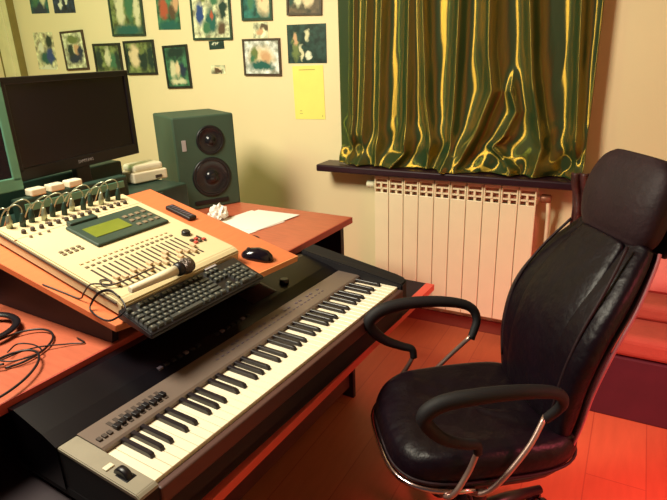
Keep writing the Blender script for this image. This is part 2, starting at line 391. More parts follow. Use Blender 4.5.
# ------------------------------------------------------------ mixing console
Mm = onboard(0.014, 0.102, 0.0, 0)
mix = thing('mixing_console', 'cream digital mixing console with faders and green display on tilted board', 'mixing console', M=Mm)
W_, D_ = 0.445, 0.53
b = B(); poly_prism(b, [(0, 0.006), (0, 0.042), (0.02, 0.050), (D_, 0.050), (D_, 0.006)], 0, 0, W_)
bmesh.ops.bevel(b, geom=list(b.edges), offset=0.004, segments=2, affect='EDGES')
for x in (0.03, W_ - 0.05):
    for y in (0.03, D_ - 0.05): box(b, (x, y, 0), (x + 0.02, y + 0.02, 0.006))
obj('body', b, 'mixer', mix)
def mtop(y): return 0.050
b = B(); box(b, (0.0, 0.435, 0.045), (W_, 0.439, 0.0508)); obj('groove', b, 'fcap', mix)
b = B(); box(b, (-0.003, 0.02, 0.036), (0.0, D_ - 0.02, 0.041)); obj('side_seam', b, 'slot', mix)
for i in range(17):
    x = 0.045 + i * 0.0186
    b = B(); box(b, (x - 0.0028, 0.055, mtop(0.05) - 0.001), (x + 0.0028, 0.175, mtop(0.17) + 0.0012)); obj('fader_slot', b, 'slot', mix)
    yy = 0.075 + 0.012 * ((i * 5) % 3) + (0.03 if i == 11 else 0)
    b = B(); box(b, (x - 0.006, yy - 0.010, mtop(yy) + 0.001), (x + 0.006, yy + 0.010, mtop(yy) + 0.010), bev=0.002); obj('fader_knob', b, 'fcap', mix)
    b = B(); box(b, (x - 0.005, 0.188, mtop(0.19)), (x + 0.005, 0.195, mtop(0.19) + 0.003)); obj('channel_button', b, 'greyb', mix)
    b = B(); box(b, (x - 0.005, 0.212, mtop(0.21)), (x + 0.005, 0.217, mtop(0.21) + 0.003)); obj('channel_button', b, 'fcap', mix)
b = B(); box(b, (0.135, 0.262, mtop(0.27)), (0.405, 0.410, 0.060), bev=0.005); pan = obj('display_panel', b, 'lcd', mix)
b = B(); box(b, (0.160, 0.300, 0.0595), (0.290, 0.365, 0.062), bev=0.001); obj('screen', b, 'lcdon', pan)
b = B(); box(b, (0.150, 0.402, 0.052), (0.245, 0.425, 0.068), bev=0.003); obj('hood', b, 'lcd', pan)
for r_ in range(3):
    for c_ in range(4):
        b = B(); x = 0.305 + c_ * 0.024; y = 0.290 + r_ * 0.032; box(b, (x, y, 0.059), (x + 0.014, y + 0.014, 0.063), bev=0.001); obj('panel_button', b, 'greyb', pan)
for i in range(4):
    for j in range(2):
        b = B(); x = 0.040 + i * 0.018; y = 0.280 + j * 0.016; box(b, (x, y, mtop(y)), (x + 0.011, y + 0.009, mtop(y) + 0.004), bev=0.001); obj('small_button', b, 'greyb', mix)
b = B(); lathe(b, [(0.014, 0), (0.014, 0.010), (0.011, 0.014)], 20, Matrix.Translation((0.385, 0.170, mtop(0.17)))); obj('jog_wheel', b, 'black', mix)
for i in range(5):
    b = B(); x = 0.362 + (i % 3) * 0.017; y = 0.105 + (i // 3) * 0.017; box(b, (x, y, mtop(y)), (x + 0.012, y + 0.010, mtop(y) + 0.006), bev=0.001); obj('small_button', b, 'slot' if i % 2 else 'rededge', mix)
b = B(); box(b, (0.398, 0.10, mtop(0.1)), (0.403, 0.14, mtop(0.12) + 0.004)); obj('slot_mark', b, 'slot', mix)
for i in range(14):
    b = B(); lathe(b, [(0.0065, 0), (0.0065, 0.008), (0.005, 0.011)], 12, Matrix.Translation((0.040 + i * 0.0272, 0.458, 0.050))); obj('gain_knob', b, 'slot', mix)
    b = B(); lathe(b, [(0.0045, 0), (0.004, 0.006)], 10, Matrix.Translation((0.040 + i * 0.0272, 0.425 if i < 3 else 0.475, 0.050))); obj('gain_knob', b, 'greyb', mix)

# cables plugged along the console's back, every one its own object
ordn = ['first', 'second', 'third', 'fourth', 'fifth', 'sixth', 'seventh', 'eighth', 'ninth', 'tenth', 'eleventh', 'twelfth']
for i in range(12):
    x = 0.030 + i * 0.0335
    o = thing('audio_cable', f'plugged audio cable arching off the mixing console, {ordn[i]} from the left', 'cable', M=Mm @ Matrix.Translation((x, 0.508 - 0.010 * (i % 2), 0.050)), group='audio cables plugged along the mixing console back')
    b = B(); lathe(b, [(0.0085, 0.0), (0.0085, 0.024), (0.0065, 0.028), (0.0055, 0.038), (0.003, 0.043)], 12); obj('plug', b, 'rack' if i % 3 else 'plug', o)
    h = 0.004 + 0.012 * ((i * 7) % 3) / 2; sw = -0.020 - 0.006 * (i % 3)
    pts = catmull([(0, 0, 0.040), (-0.001, 0.002, 0.052 + h * 0.6), (sw * 0.5, 0.012, 0.056 + h), (sw * 1.3, 0.034, 0.030 + h), (sw * 1.6, 0.055, -0.02)], 6)
    b = B(); tube(b, pts, 0.0019, 8); obj('cable', b, 'plug', o)
# ------------------------------------------------------------ computer keyboard
Km = onboard(-0.001, -0.018, 0.0, -1.0)
kb = thing('computer_keyboard', 'black full-size computer keyboard on the front edge of tilted board', 'keyboard', M=Km)
KW, KD = 0.425, 0.122
b = B(); poly_prism(b, [(0, 0.008), (0, 0.020), (0.006, 0.022), (KD, 0.034), (KD, 0.008)], 0, 0, KW)
bmesh.ops.bevel(b, geom=list(b.edges), offset=0.003, segments=2, affect='EDGES')
for x in (0.02, KW - 0.04):
    for y in (0.033, KD - 0.02): box(b, (x, y, 0), (x + 0.02, y + 0.012, 0.012))
obj('case', b, 'black', kb)
u_ = 0.0178; rows = []
def key(x, y, w=1, h=1): rows.append((x * u_ + 0.009, 0.012 + y * u_, w * u_ - 0.0022, h * u_ - 0.0022))
for k in range(14): key(k if k < 13 else 13, 4, 1 if k < 13 else 2)
key(0, 3, 1.5); [key(1.5 + k, 3) for k in range(12)]; key(13.5, 3, 1.5)
key(0, 2, 1.75); [key(1.75 + k, 2) for k in range(11)]; key(12.75, 2, 2.25)
key(0, 1, 2.25); [key(2.25 + k, 1) for k in range(10)]; key(12.25, 1, 2.75)
for x, w_ in ((0, 1.25), (1.25, 1.25), (2.5, 1.25), (3.75, 6.25), (10, 1.25), (11.25, 1.25), (12.5, 1.25), (13.75, 1.25)): key(x, 0, w_)
key(0, 5.25)
for k in range(12): key(2 + k + 0.35 * (k // 4), 5.25)
for k in range(3): key(15.35 + k, 5.25); key(15.35 + k, 4); key(15.35 + k, 3); key(15.35 + k, 0)
key(16.35, 1)
for k in range(3): key(18.6 + k, 4); key(18.6 + k, 3); key(18.6 + k, 2); key(18.6 + k, 1)
key(21.6, 4); key(21.6, 2, 1, 2); key(21.6, 0, 1, 2); key(18.6, 0, 2); key(20.6, 0)
sy_ = (KD - 0.014) / (6.25 * u_ + 0.012 - 0.004)
rest = B()
for i, (x, y, w_, h_) in enumerate(rows):
    bb = rest if i >= 99 else B()
    y *= sy_; h_ *= sy_; z0 = 0.022 + (y + h_ / 2) / KD * 0.012
    x = x * 0.995
    n0 = len(bb.verts)
    A = [bb.verts.new(p) for p in ((x, y, z0 - 0.003), (x + w_, y, z0 - 0.003), (x + w_, y + h_, z0 - 0.003), (x, y + h_, z0 - 0.003))]
    e = 0.0018
    C_ = [bb.verts.new(p) for p in ((x + e, y + e, z0 + 0.007), (x + w_ - e, y + e, z0 + 0.007), (x + w_ - e, y + h_ - e, z0 + 0.007), (x + e, y + h_ - e, z0 + 0.007))]
    bb.faces.new(A[::-1]); bb.faces.new(C_)
    for k in range(4): bb.faces.new((A[k], A[(k + 1) % 4], C_[(k + 1) % 4], C_[k]))
    box(bb, (x + w_ * 0.25, y + h_ * 0.45, z0 + 0.0068), (x + w_ * 0.25 + 0.005, y + h_ * 0.45 + 0.005, z0 + 0.0073), 1)
    if bb is not rest: obj('key', bb, ['keycap', 'keytop'], kb)
o = obj('key', rest, ['keycap', 'keytop'], kb); o['kind'] = 'stuff'
b = B(); box(b, (0.30, 0.1215 - 0.004, 0.0345), (0.345, 0.1275 - 0.002, 0.0365)); obj('indicator_strip', b, 'text', kb)

# ------------------------------------------------------------ mouse
mo = thing('computer_mouse', 'small glossy black mouse on the right end of tilted board', 'mouse', M=onboard(0.530, 0.082, 0, 25))
b = B(); rings = []
for t, wx, h in ((-0.052, 0.004, 0.006), (-0.046, 0.018, 0.018), (-0.03, 0.027, 0.030), (0.0, 0.030, 0.035), (0.025, 0.029, 0.028), (0.042, 0.024, 0.018), (0.051, 0.012, 0.009), (0.053, 0.004, 0.005)):
    rings.append([(wx * math.cos(a), t, max(0.0005, h * max(0, math.sin(a)) + 0.0005)) for a in [2 * math.pi * k / 24 for k in range(24)]])
loft(b, rings); obj('shell', b, 'gloss', mo)
b = B(); lathe(b, [(0.006, -0.003), (0.007, 0), (0.006, 0.003)], 14, Matrix.Translation((0, 0.032, 0.024)) @ Matrix.Rotation(R(90), 4, 'Y')); obj('scroll_wheel', b, 'slot', mo)

# ------------------------------------------------------------ microphone
mc = thing('microphone', 'silver handheld microphone lying along the front edge of the mixing console', 'microphone', M=onboard(0.042, 0.108, 0.0725, -1))
# laid on the board between console and keyboard, x along its body
ry = Matrix.Rotation(R(90), 4, 'Y')
b = B(); lathe(b, [(0.008, 0.0), (0.010, 0.004), (0.0115, 0.09), (0.014, 0.150)], 20, ry); obj('handle', b, 'cream', mc)
b = B(); lathe(b, [(0.014, 0.150), (0.019, 0.156), (0.020, 0.166), (0.019, 0.170)], 20, ry); obj('collar', b, 'black', mc)
b = B(); lathe(b, [(0.018, 0.170), (0.0225, 0.180), (0.023, 0.192), (0.019, 0.206), (0.010, 0.213), (0.001, 0.215)], 20, ry); obj('grille', b, 'grille', mc)

# coiled lead at the board's front left corner, and the thin lead from it
def W(M, pts): return [M @ Vector(p) for p in pts]
b = B(); pts = []
ringp = [(-0.014, 0.190, 0.006), (0.004, 0.180, 0.040), (0.020, 0.158, 0.056), (0.016, 0.112, 0.056), (0.002, 0.078, 0.046), (-0.014, 0.088, 0.022), (-0.024, 0.112, 0.009), (-0.026, 0.155, 0.006)]
for k in range(20):
    q = ringp[k % 8]; g = 1 + 0.05 * math.sin(2.3 * k); c0 = (0.0, 0.134, 0.03)
    pts.append((c0[0] + (q[0] - c0[0]) * g, c0[1] + (q[1] - c0[1]) * g, q[2] + 0.0003 * k))
tube(b, W(Bm, catmull(pts, 5)), 0.0017, 8)
o = obj('coiled_cable', b, 'cable'); tag(o, 'black cable coiled in a ring left of the computer keyboard', 'cable')
b = B(); tube(b, W(Bm, catmull([(-0.026, 0.36, 0.003), (-0.012, 0.29, 0.003), (-0.004, 0.24, 0.006), (-0.002, 0.225, 0.030), (0.010, 0.212, 0.056), (0.045, 0.185, 0.053), (0.055, 0.205, 0.053), (0.038, 0.215, 0.054), (0.03, 0.185, 0.055), (0.07, 0.165, 0.062), (0.17, 0.165, 0.064)], 6)), 0.0022, 8)
o = obj('thin_cable', b, 'slot'); tag(o, 'thin cable looping over the near left corner of the mixing console', 'cable')

# ------------------------------------------------------------ riser behind the board with the monitors
Rm = Matrix.Translation((-1.70, 0.62, 0.74)) @ Matrix.Rotation(R(86), 4, 'Z')
rk = thing('equipment_case', 'dark green equipment case on the desk behind the mixing console', 'case', M=Rm)
b = B(); box(b, (-0.10, 0.03, 0.0), (1.12, 0.42, 0.195), bev=0.006); obj('case_body', b, 'rack', rk)
b = B(); box(b, (-0.10, 0.24, 0.195), (0.97, 0.41, 0.300), bev=0.006); obj('raised_back', b, 'rack', rk)
b = B(); box(b, (-0.08, 0.022, 0.12), (0.98, 0.03, 0.185), bev=0.002); fp = obj('front_panel', b, 'lcd', rk)
for i in range(7):
    b = B(); lathe(b, [(0.012, 0), (0.012, 0.012), (0.009, 0.016)], 14, Matrix.Translation((0.10 + i * 0.13, 0.022, 0.155)) @ Matrix.Rotation(R(90), 4, 'X')); obj('knob', b, 'black', fp)
# power strip with three cream plugs lying on the case
ps = thing('power_strip', 'dark green power strip box with cream plugs under the monitor', 'power strip', M=Rm @ Matrix.Translation((0.405, 0.045, 0.195)))
b = B(); box(b, (0, -0.020, 0), (0.42, 0.022, 0.092), bev=0.006); obj('housing', b, 'rack', ps)
b = B(); box(b, (0.02, -0.023, 0.05), (0.40, -0.019, 0.075), bev=0.001); obj('socket_band', b, 'teal', ps)
PX = (0.455, 0.522, 0.589)
for i, nm in enumerate(('leftmost', 'middle', 'rightmost')):
    o = thing('power_plug', f'cream square power plug below the monitor, {nm} of the three', 'plug', M=Rm @ Matrix.Translation((PX[i], 0.046, 0.287)), group='cream power plugs on the power strip')
    b = B(); box(b, (0, -0.020, 0), (0.052, 0.020, 0.024), bev=0.005, seg=3); obj('plug_body', b, 'cream', o)
def monitor(name, label, M, w, h, logo, bez='black', cw=0.022):
    t = thing(name, label, 'monitor', M=M)      # origin: stand foot on its surface, faces local -y
    z0 = 0.125
    b = B(); box(b, (-w / 2 + 0.03, 0.012, z0 + 0.03), (w / 2 - 0.03, 0.045, z0 + h - 0.03), bev=0.012); obj('rear_housing', b, 'blackmatt', t)
    b = B()
    box(b, (-w / 2, -0.012, z0), (w / 2, 0.014, z0 + 0.042), bev=0.003); box(b, (-w / 2, -0.012, z0 + h - cw), (w / 2, 0.014, z0 + h), bev=0.003)
    box(b, (-w / 2, -0.012, z0 + 0.03), (-w / 2 + cw, 0.014, z0 + h - 0.01), bev=0.003); box(b, (w / 2 - cw, -0.012, z0 + 0.03), (w / 2, 0.014, z0 + h - 0.01), bev=0.003)
    obj('bezel', b, bez, t)
    b = B(); box(b, (-w / 2 + cw, -0.006, z0 + 0.04), (w / 2 - cw, 0.006, z0 + h - cw)); obj('screen', b, 'screen', t)
    b = B(); box(b, (-0.035, 0.010, 0.01), (0.035, 0.035, z0 + 0.08), bev=0.004); obj('stand_neck', b, 'black', t)
    b = B(); lathe(b, [(0.078, 0), (0.078, 0.006), (0.05, 0.014), (0.03, 0.018)], 32, Matrix.Scale(0.75, 4, (0, 1, 0)) @ Matrix.Translation((0, 0.035, 0))); obj('stand_base', b, 'gloss', t)
    if logo:
        bt = text_bm(logo, 0.016); bmesh.ops.transform(bt, matrix=Matrix.Translation((0.0, -0.0125, z0 + 0.022)) @ Matrix.Rotation(R(90), 4, 'X'), verts=bt.verts)
        obj('maker_lettering', bt, 'text', t)
    return t
monitor('computer_monitor', 'large black widescreen monitor with dark screen behind the mixing console', Matrix.Translation((-1.830, 1.395, 0.935)) @ Matrix.Rotation(R(94.9), 4, 'Z'), 0.572, 0.335, 'SAMSUNG')
monitor('computer_monitor', 'second monitor with teal grey bezel, cut off at the left photo edge', Matrix.Translation((-1.765, 0.83, 0.925)) @ Matrix.Rotation(R(84), 4, 'Z'), 0.50, 0.345, None, 'teal', 0.028)

# cream box behind the console
o = thing('router_box', 'small cream plastic box beside the speaker behind the console', 'box', M=Matrix.Translation((-1.86, 1.71, 0.935)) @ Matrix.Rotation(R(76), 4, 'Z'))
b = B(); box(b, (-0.08, -0.05, 0.004), (0.08, 0.07, 0.048), bev=0.006, seg=3); obj('lower_case', b, 'cream', o)
b = B(); box(b, (-0.07, -0.04, 0.046), (0.07, 0.06, 0.078), bev=0.012, seg=3); obj('lid', b, 'cream', o)
b = B(); box(b, (0.02, -0.053, 0.014), (0.05, -0.049, 0.026)); obj('port', b, 'slot', o)

# ------------------------------------------------------------ studio speaker
sa = 60
sp = thing('studio_speaker', 'dark green-grey two-way studio speaker standing on the desk by the wall', 'speaker', M=Matrix.Translation((-1.777, 2.027, 0.74)) @ Matrix.Rotation(R(sa), 4, 'Z'))
sw, shh, sd = 0.296, 0.44, 0.32
b = B(); box(b, (-sw / 2, 0, 0.0), (sw / 2, sd, shh), bev=0.008, seg=3); obj('cabinet', b, 'spk', sp)
def driver(name, z, r, xo=0.0):
    Mx = Matrix.Translation((xo, 0, z)) @ Matrix.Rotation(R(90), 4, 'X')   # +z -> -y
    b = B(); lathe(b, [(r, -0.002), (r, 0.004), (r * 0.94, 0.007), (r * 0.86, 0.003)], 40, Mx, close=False); o = obj(name, b, 'surround', sp)
    b = B(); lathe(b, [(r * 0.9, 0.002), (r * 0.82, 0.005), (r * 0.76, 0.002), (r * 0.45, -0.012 + 0.016), (r * 0.34, 0.003), (r * 0.30, 0.010), (r * 0.15, 0.017), (0.0005, 0.019)], 40, Mx); obj('cone', b, 'cone', o)
    return o
driver('woofer', 0.150, 0.095, 0.012); driver('tweeter', 0.325, 0.068, 0.022)
b = B(); box(b, (-0.115, -0.003, 0.285), (-0.095, 0.001, 0.335), bev=0.001); obj('badge', b, 'text', sp)
b = B(); box(b, (-0.085, -0.004, 0.022), (0.085, 0.002, 0.042), bev=0.002); obj('port_slot', b, 'surround', sp)

# ------------------------------------------------------------ small things on the desk
b = B(); random.seed(3)
bmesh.ops.create_icosphere(b, subdivisions=3, radius=0.045)
for v in b.verts:
    n = v.co.normalized(); k = 0.8 + 0.32 * math.sin(9 * n.x + 4 * n.y) * math.cos(8 * n.z - 5 * n.y); v.co = n * 0.050 * k; v.co.z = v.co.z * 0.8 + 0.036
    if v.co.z < 0: v.co.z = 0
o = obj('crumpled_tissue', b, 'paper', loc=(-1.605, 1.86, 0.741)); tag(o, 'crumpled white tissue on the desk in front of the speaker', 'tissue')
o = thing('remote_control', 'slim black remote control on the tilted board beside the console', 'remote control', M=onboard(0.572, 0.465, 0.0, 88))
b = B(); box(b, (-0.062, -0.018, 0), (0.062, 0.018, 0.015), bev=0.005, seg=3); obj('case', b, 'black', o)
for i in range(8):
    b = B(); box(b, (-0.052 + i * 0.014, -0.009, 0.0148), (-0.045 + i * 0.014, 0.009, 0.0162)); obj('button', b, 'dimtext', o)
def sheet(name, pts, z, m, label, cat, group=None):
    b = B(); poly_prism(b, pts, 2, z, z + 0.0012); o = obj(name, b, m); tag(o, label, cat, group); return o
sheet('paper_sheet', [(-1.60, 1.80), (-1.36, 1.72), (-1.31, 1.95), (-1.56, 2.05)], 0.741, 'paper', 'white paper sheet lying flat on the desk beside the speaker', 'paper')
sheet('paper_sheet', [(-1.56, 1.78), (-1.345, 1.79), (-1.30, 2.06), (-1.53, 2.06)], 0.7435, 'paper', 'topmost white paper sheet reaching to the desk back edge', 'paper')
b = B(); bmesh.ops.create_icosphere(b, subdivisions=2, radius=0.02); bmesh.ops.scale(b, vec=(1.6, 0.8, 0.35), verts=b.verts)
bmesh.ops.translate(b, vec=(0, 0, 0.007), verts=b.verts)
o = obj('trinket', b, 'darkwood', loc=(-1.30, 1.70, 0.741)); tag(o, 'tiny dark oval object at the paper corner behind the mouse', 'trinket')

# headphones and looping cables at the left
Hm = Matrix.Translation((-1.50, 0.62, 0.741))
hp = thing('headphones', 'black headphones lying on the desk at the left photo edge', 'headphones', M=Hm)
b = B(); lathe(b, [(0.03, 0), (0.044, 0.006), (0.046, 0.022), (0.036, 0.034), (0.01, 0.036)], 24, Matrix.Translation((0.06, -0.04, 0))); obj('ear_cup', b, 'black', hp)
b = B(); lathe(b, [(0.03, 0), (0.044, 0.006), (0.046, 0.022), (0.036, 0.034), (0.01, 0.036)], 24, Matrix.Translation((-0.08, 0.05, 0))); obj('ear_cup', b, 'black', hp)
b = B(); tube(b, catmull([(0.06, -0.04, 0.036), (0.05, 0.03, 0.03), (0.09, 0.10, 0.02), (0.06, 0.17, 0.02), (-0.02, 0.19, 0.02), (-0.09, 0.13, 0.03), (-0.08, 0.05, 0.036)], 6), 0.011, 10, flat=0.5); obj('headband', b, 'black', hp)
b = B(); lathe(b, [(0.012, 0), (0.012, 0.004)], 16, Matrix.Translation((0.06, -0.04, 0.036))); obj('hinge', b, 'chrome', hp)
def dcable(name, pts, r, label, m='cable'):
    b = B(); tube(b, catmull([(x, y, 0.742 + r + z) for x, y, z in pts], 8), r, 8); o = obj(name, b, m); tag(o, label, 'cable', 'black cables looping on the near desk')
def loopc(cx, cy, rx, ry, rot, k0, k1, z=0):
    out = []
    for k in range(k0, k1):
        a = 2 * math.pi * k / 12; x, y = rx * math.cos(a), ry * math.sin(a)
        out.append((cx + x * math.cos(rot) - y * math.sin(rot), cy + x * math.sin(rot) + y * math.cos(rot), z + 0.001 * (k - k0)))
    return out
dcable('looped_cable', loopc(-1.33, 0.715, 0.075, 0.100, 0.3, -2, 11), 0.003, 'wide black cable loop nearest the tilted board on the desk')
dcable('looped_cable', loopc(-1.22, 0.60, 0.065, 0.12, 0.4, -4, 6, 0.008), 0.003, 'black cable loop hanging nearest the desk front edge at left')
dcable('looped_cable', [(-1.36, 0.56, 0.0), (-1.30, 0.62, 0.012), (-1.28, 0.72, 0.012), (-1.23, 0.79, 0.002), (-1.20, 0.815, 0.0), (-1.24, 0.825, 0.0)], 0.002, 'thin black cable crossing the loops towards the tilted board')
dcable('looped_cable', [(-1.31, 0.68, 0.016), (-1.33, 0.72, 0.014), (-1.285, 0.735, 0.014), (-1.24, 0.72, 0.012), (-1.26, 0.66, 0.014), (-1.32, 0.64, 0.016)], 0.002, 'small knotted black cable inside the wide loop on the desk')

# ------------------------------------------------------------ radiator
rd = thing('radiator', 'cream ten-section aluminium radiator on the wall under the window sill', 'radiator', loc=(-0.765, WY, 0.0))
H0, H1 = 0.135, 0.825; RW = 0.81; n = 10; pwid = RW / n
for i in range(n):
    x = -RW / 2 + i * pwid
    b = B()
    box(b, (x + 0.0012, -0.103, H0), (x + pwid - 0.0012, -0.096, H1 - 0.085), bev=0.003)      # front plate
    box(b, (x + 0.034, -0.097, H0), (x + 0.046, -0.025, H1 - 0.06))                           # web
    box(b, (x + 0.012, -0.045, H0 + 0.02), (x + pwid - 0.012, -0.03, H1 - 0.05))              # rear fin
    box(b, (x + 0.0012, -0.100, H1 - 0.018), (x + pwid - 0.0012, -0.025, H1), bev=0.004)      # top hood
    box(b, (x + 0.0012, -0.103, H1 - 0.088), (x + 0.009, -0.03, H1 - 0.010), bev=0.002)       # cheeks of the grille
    box(b, (x + pwid - 0.009, -0.103, H1 - 0.088), (x + pwid - 0.0012, -0.03, H1 - 0.010), bev=0.002)
    box(b, (x + 0.009, -0.098, H1 - 0.040), (x + pwid - 0.009, -0.090, H1 - 0.032)); box(b, (x + 0.009, -0.100, H1 - 0.068), (x + pwid - 0.009, -0.092, H1 - 0.060)); box(b, (x + 0.034, -0.102, H1 - 0.066), (x + 0.044, -0.092, H1 - 0.034))           # louvre
    s_ = obj('section', b, 'rad', rd)
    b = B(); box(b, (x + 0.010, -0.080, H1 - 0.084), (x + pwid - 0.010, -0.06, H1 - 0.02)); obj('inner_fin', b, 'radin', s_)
b = B(); tube(b, [(-RW / 2 - 0.045, -0.062, H1 - 0.055), (RW / 2 + 0.045, -0.062, H1 - 0.055)], 0.014, 12); tube(b, [(-RW / 2 - 0.02, -0.062, H0 + 0.05), (RW / 2 + 0.02, -0.062, H0 + 0.05)], 0.014, 12); obj('header_pipe', b, 'rad', rd)
for s_ in (-1, 1):
    b = B(); x = s_ * (RW / 2 + 0.035)
    lathe(b, [(0.017, -0.022), (0.02, -0.018), (0.02, 0.018), (0.014, 0.024)], 16, Matrix.Translation((x, -0.062, H1 - 0.055)) @ Matrix.Rotation(R(90), 4, 'Y')); obj('valve', b, 'cream' if s_ < 0 else 'brass', rd)
b = B(); x = RW / 2 + 0.045; tube(b, catmull([(x, -0.062, H1 - 0.055), (x + 0.004, -0.055, H1 - 0.12), (x + 0.004, -0.04, H1 - 0.2), (x + 0.004, -0.03, 0.3), (x + 0.004, -0.03, 0.15), (x + 0.004, -0.03, 0.02)], 5), 0.010, 10); obj('supply_pipe', b, 'rad', rd)
for xx in (-0.25, 0.25):
    b = B(); box(b, (xx - 0.01, -0.04, H1 - 0.09), (xx + 0.01, -0.001, H1 - 0.06)); obj('wall_bracket', b, 'rad', rd)

# ------------------------------------------------------------ curtain
def lin(z, pts):
    pts = sorted(pts)
    if z <= pts[0][0]: return pts[0][1]
    for (a, xa), (c, xc) in zip(pts, pts[1:]):
        if z <= c: return xa + (xc - xa) * (z - a) / (c - a)
    return pts[-1][1]
ridges = [  # (z -> x) crest lines, height, half width
    ([(0.88, -1.37), (1.1, -1.345), (1.65, -1.328)], 0.040, 0.022), ([(0.88, -1.29), (1.1, -1.28), (1.65, -1.25)], 0.05, 0.028),
    ([(0.88, -1.20), (1.15, -1.19), (1.65, -1.172)], 0.045, 0.022),
    ([(0.88, -1.10), (0.95, -1.04), (1.2, -1.035), (1.65, -1.03)], 0.05, 0.026), ([(0.88, -0.92), (1.0, -0.90), (1.2, -0.935), (1.65, -0.96)], 0.055, 0.026),
    ([(0.88, -0.83), (1.0, -0.80), (1.3, -0.79), (1.65, -0.787)], 0.055, 0.028),
    ([(0.90, -0.76), (1.05, -0.68), (1.25, -0.61), (1.4, -0.635), (1.65, -0.645)], 0.075, 0.040), ([(0.9, -0.50), (1.0, -0.60), (1.05, -0.55), (1.16, -0.50), (1.25, -0.53)], 0.035, 0.022),
    ([(0.88, -0.40), (1.0, -0.37), (1.3, -0.44), (1.65, -0.48)], 0.065, 0.03),
    ([(0.88, -0.22), (1.1, -0.235), (1.65, -0.275)], 0.055, 0.026), ([(0.88, -0.18), (1.65, -0.19)], 0.03, 0.02)]
def cy(x, z):
    v = 0.0
    x = x / 0.965
    for pts, hgt, wd_ in ridges:
        d = (x - lin(z, pts)) / wd_
        hh = hgt * (1.0 if not (pts[-1][0] < 1.3 and z > 1.25) else max(0, 1 - (z - 1.25) / 0.1))
        v += hh * (0.75 * math.exp(-abs(d) ** 1.5) + 0.35 / (1 + d * d * 0.25))
    k = max(0.0, min(1.0, (1.12 - z) / 0.22))
    v += k * (0.022 * math.sin(17 * x + 9 * z) * math.sin(23 * z + 6 * x) + 0.012 * math.sin(41 * x - 31 * z) + 0.02)
    v += 0.001 * math.sin(60 * x + 3 * math.sin(7 * z))
    if z < 0.95: v += 0.020 * (0.95 - z) / 0.07
    for gx, gz in ((-1.36, 0.95), (-0.90, 0.93), (-0.26, 0.92)):   # gathered knots
        v -= 0.035 * math.exp(-((x - gx) / 0.045) ** 2 - ((z - gz) / 0.05) ** 2)
    return min(2.67 - v, 2.655)
b = B(); NX, NZ = 330, 110; x0, x1, z0, z1 = -1.385, -0.180, 0.876, 2.15; V = []
for j in range(NZ + 1):
    t = j / NZ; z = z0 + (z1 - z0) * t ** 1.4
    row = []
    for i in range(NX + 1):
        x = x0 + (x1 - x0) * i / NX
        row.append(b.verts.new((x, cy(x, z), z + (0.010 * abs(math.sin(x * 9)) if j == 0 else 0))))
    V.append(row)
for j in range(NZ):
    for i in range(NX): f = b.faces.new((V[j][i], V[j][i + 1], V[j + 1][i + 1], V[j + 1][i])); f.smooth = True
o = obj('curtain', b, 'satin'); tag(o, 'shiny green and gold satin curtain gathered on the dark window sill', 'curtain')
s_ = o.modifiers.new('thickness', 'SOLIDIFY'); s_.thickness = 0.003; s_.offset = 1
# brown gauze end hanging past the sill
b = B(); NX, NZ = 24, 40; V = []
for j in range(NZ + 1):
    z = 0.50 + 0.42 * j / NZ
    row = []
    for i in range(NX + 1):
        s = i / NX; x = -0.210 + 0.075 * s + 0.008 * math.sin(z * 19)
        row.append(b.verts.new((x, 2.535 + 0.010 * math.sin(s * 14 + z * 9) + 0.006 * math.sin(z * 40), z)))
    V.append(row)
for j in range(NZ):
    for i in range(NX): f = b.faces.new((V[j][i], V[j][i + 1], V[j + 1][i + 1], V[j + 1][i])); f.smooth = True
o = obj('hanging_scarf', b, 'tail'); tag(o, 'narrow dark brown gauzy cloth hanging over the right end of the sill', 'cloth')
s_ = o.modifiers.new('thickness', 'SOLIDIFY'); s_.thickness = 0.004

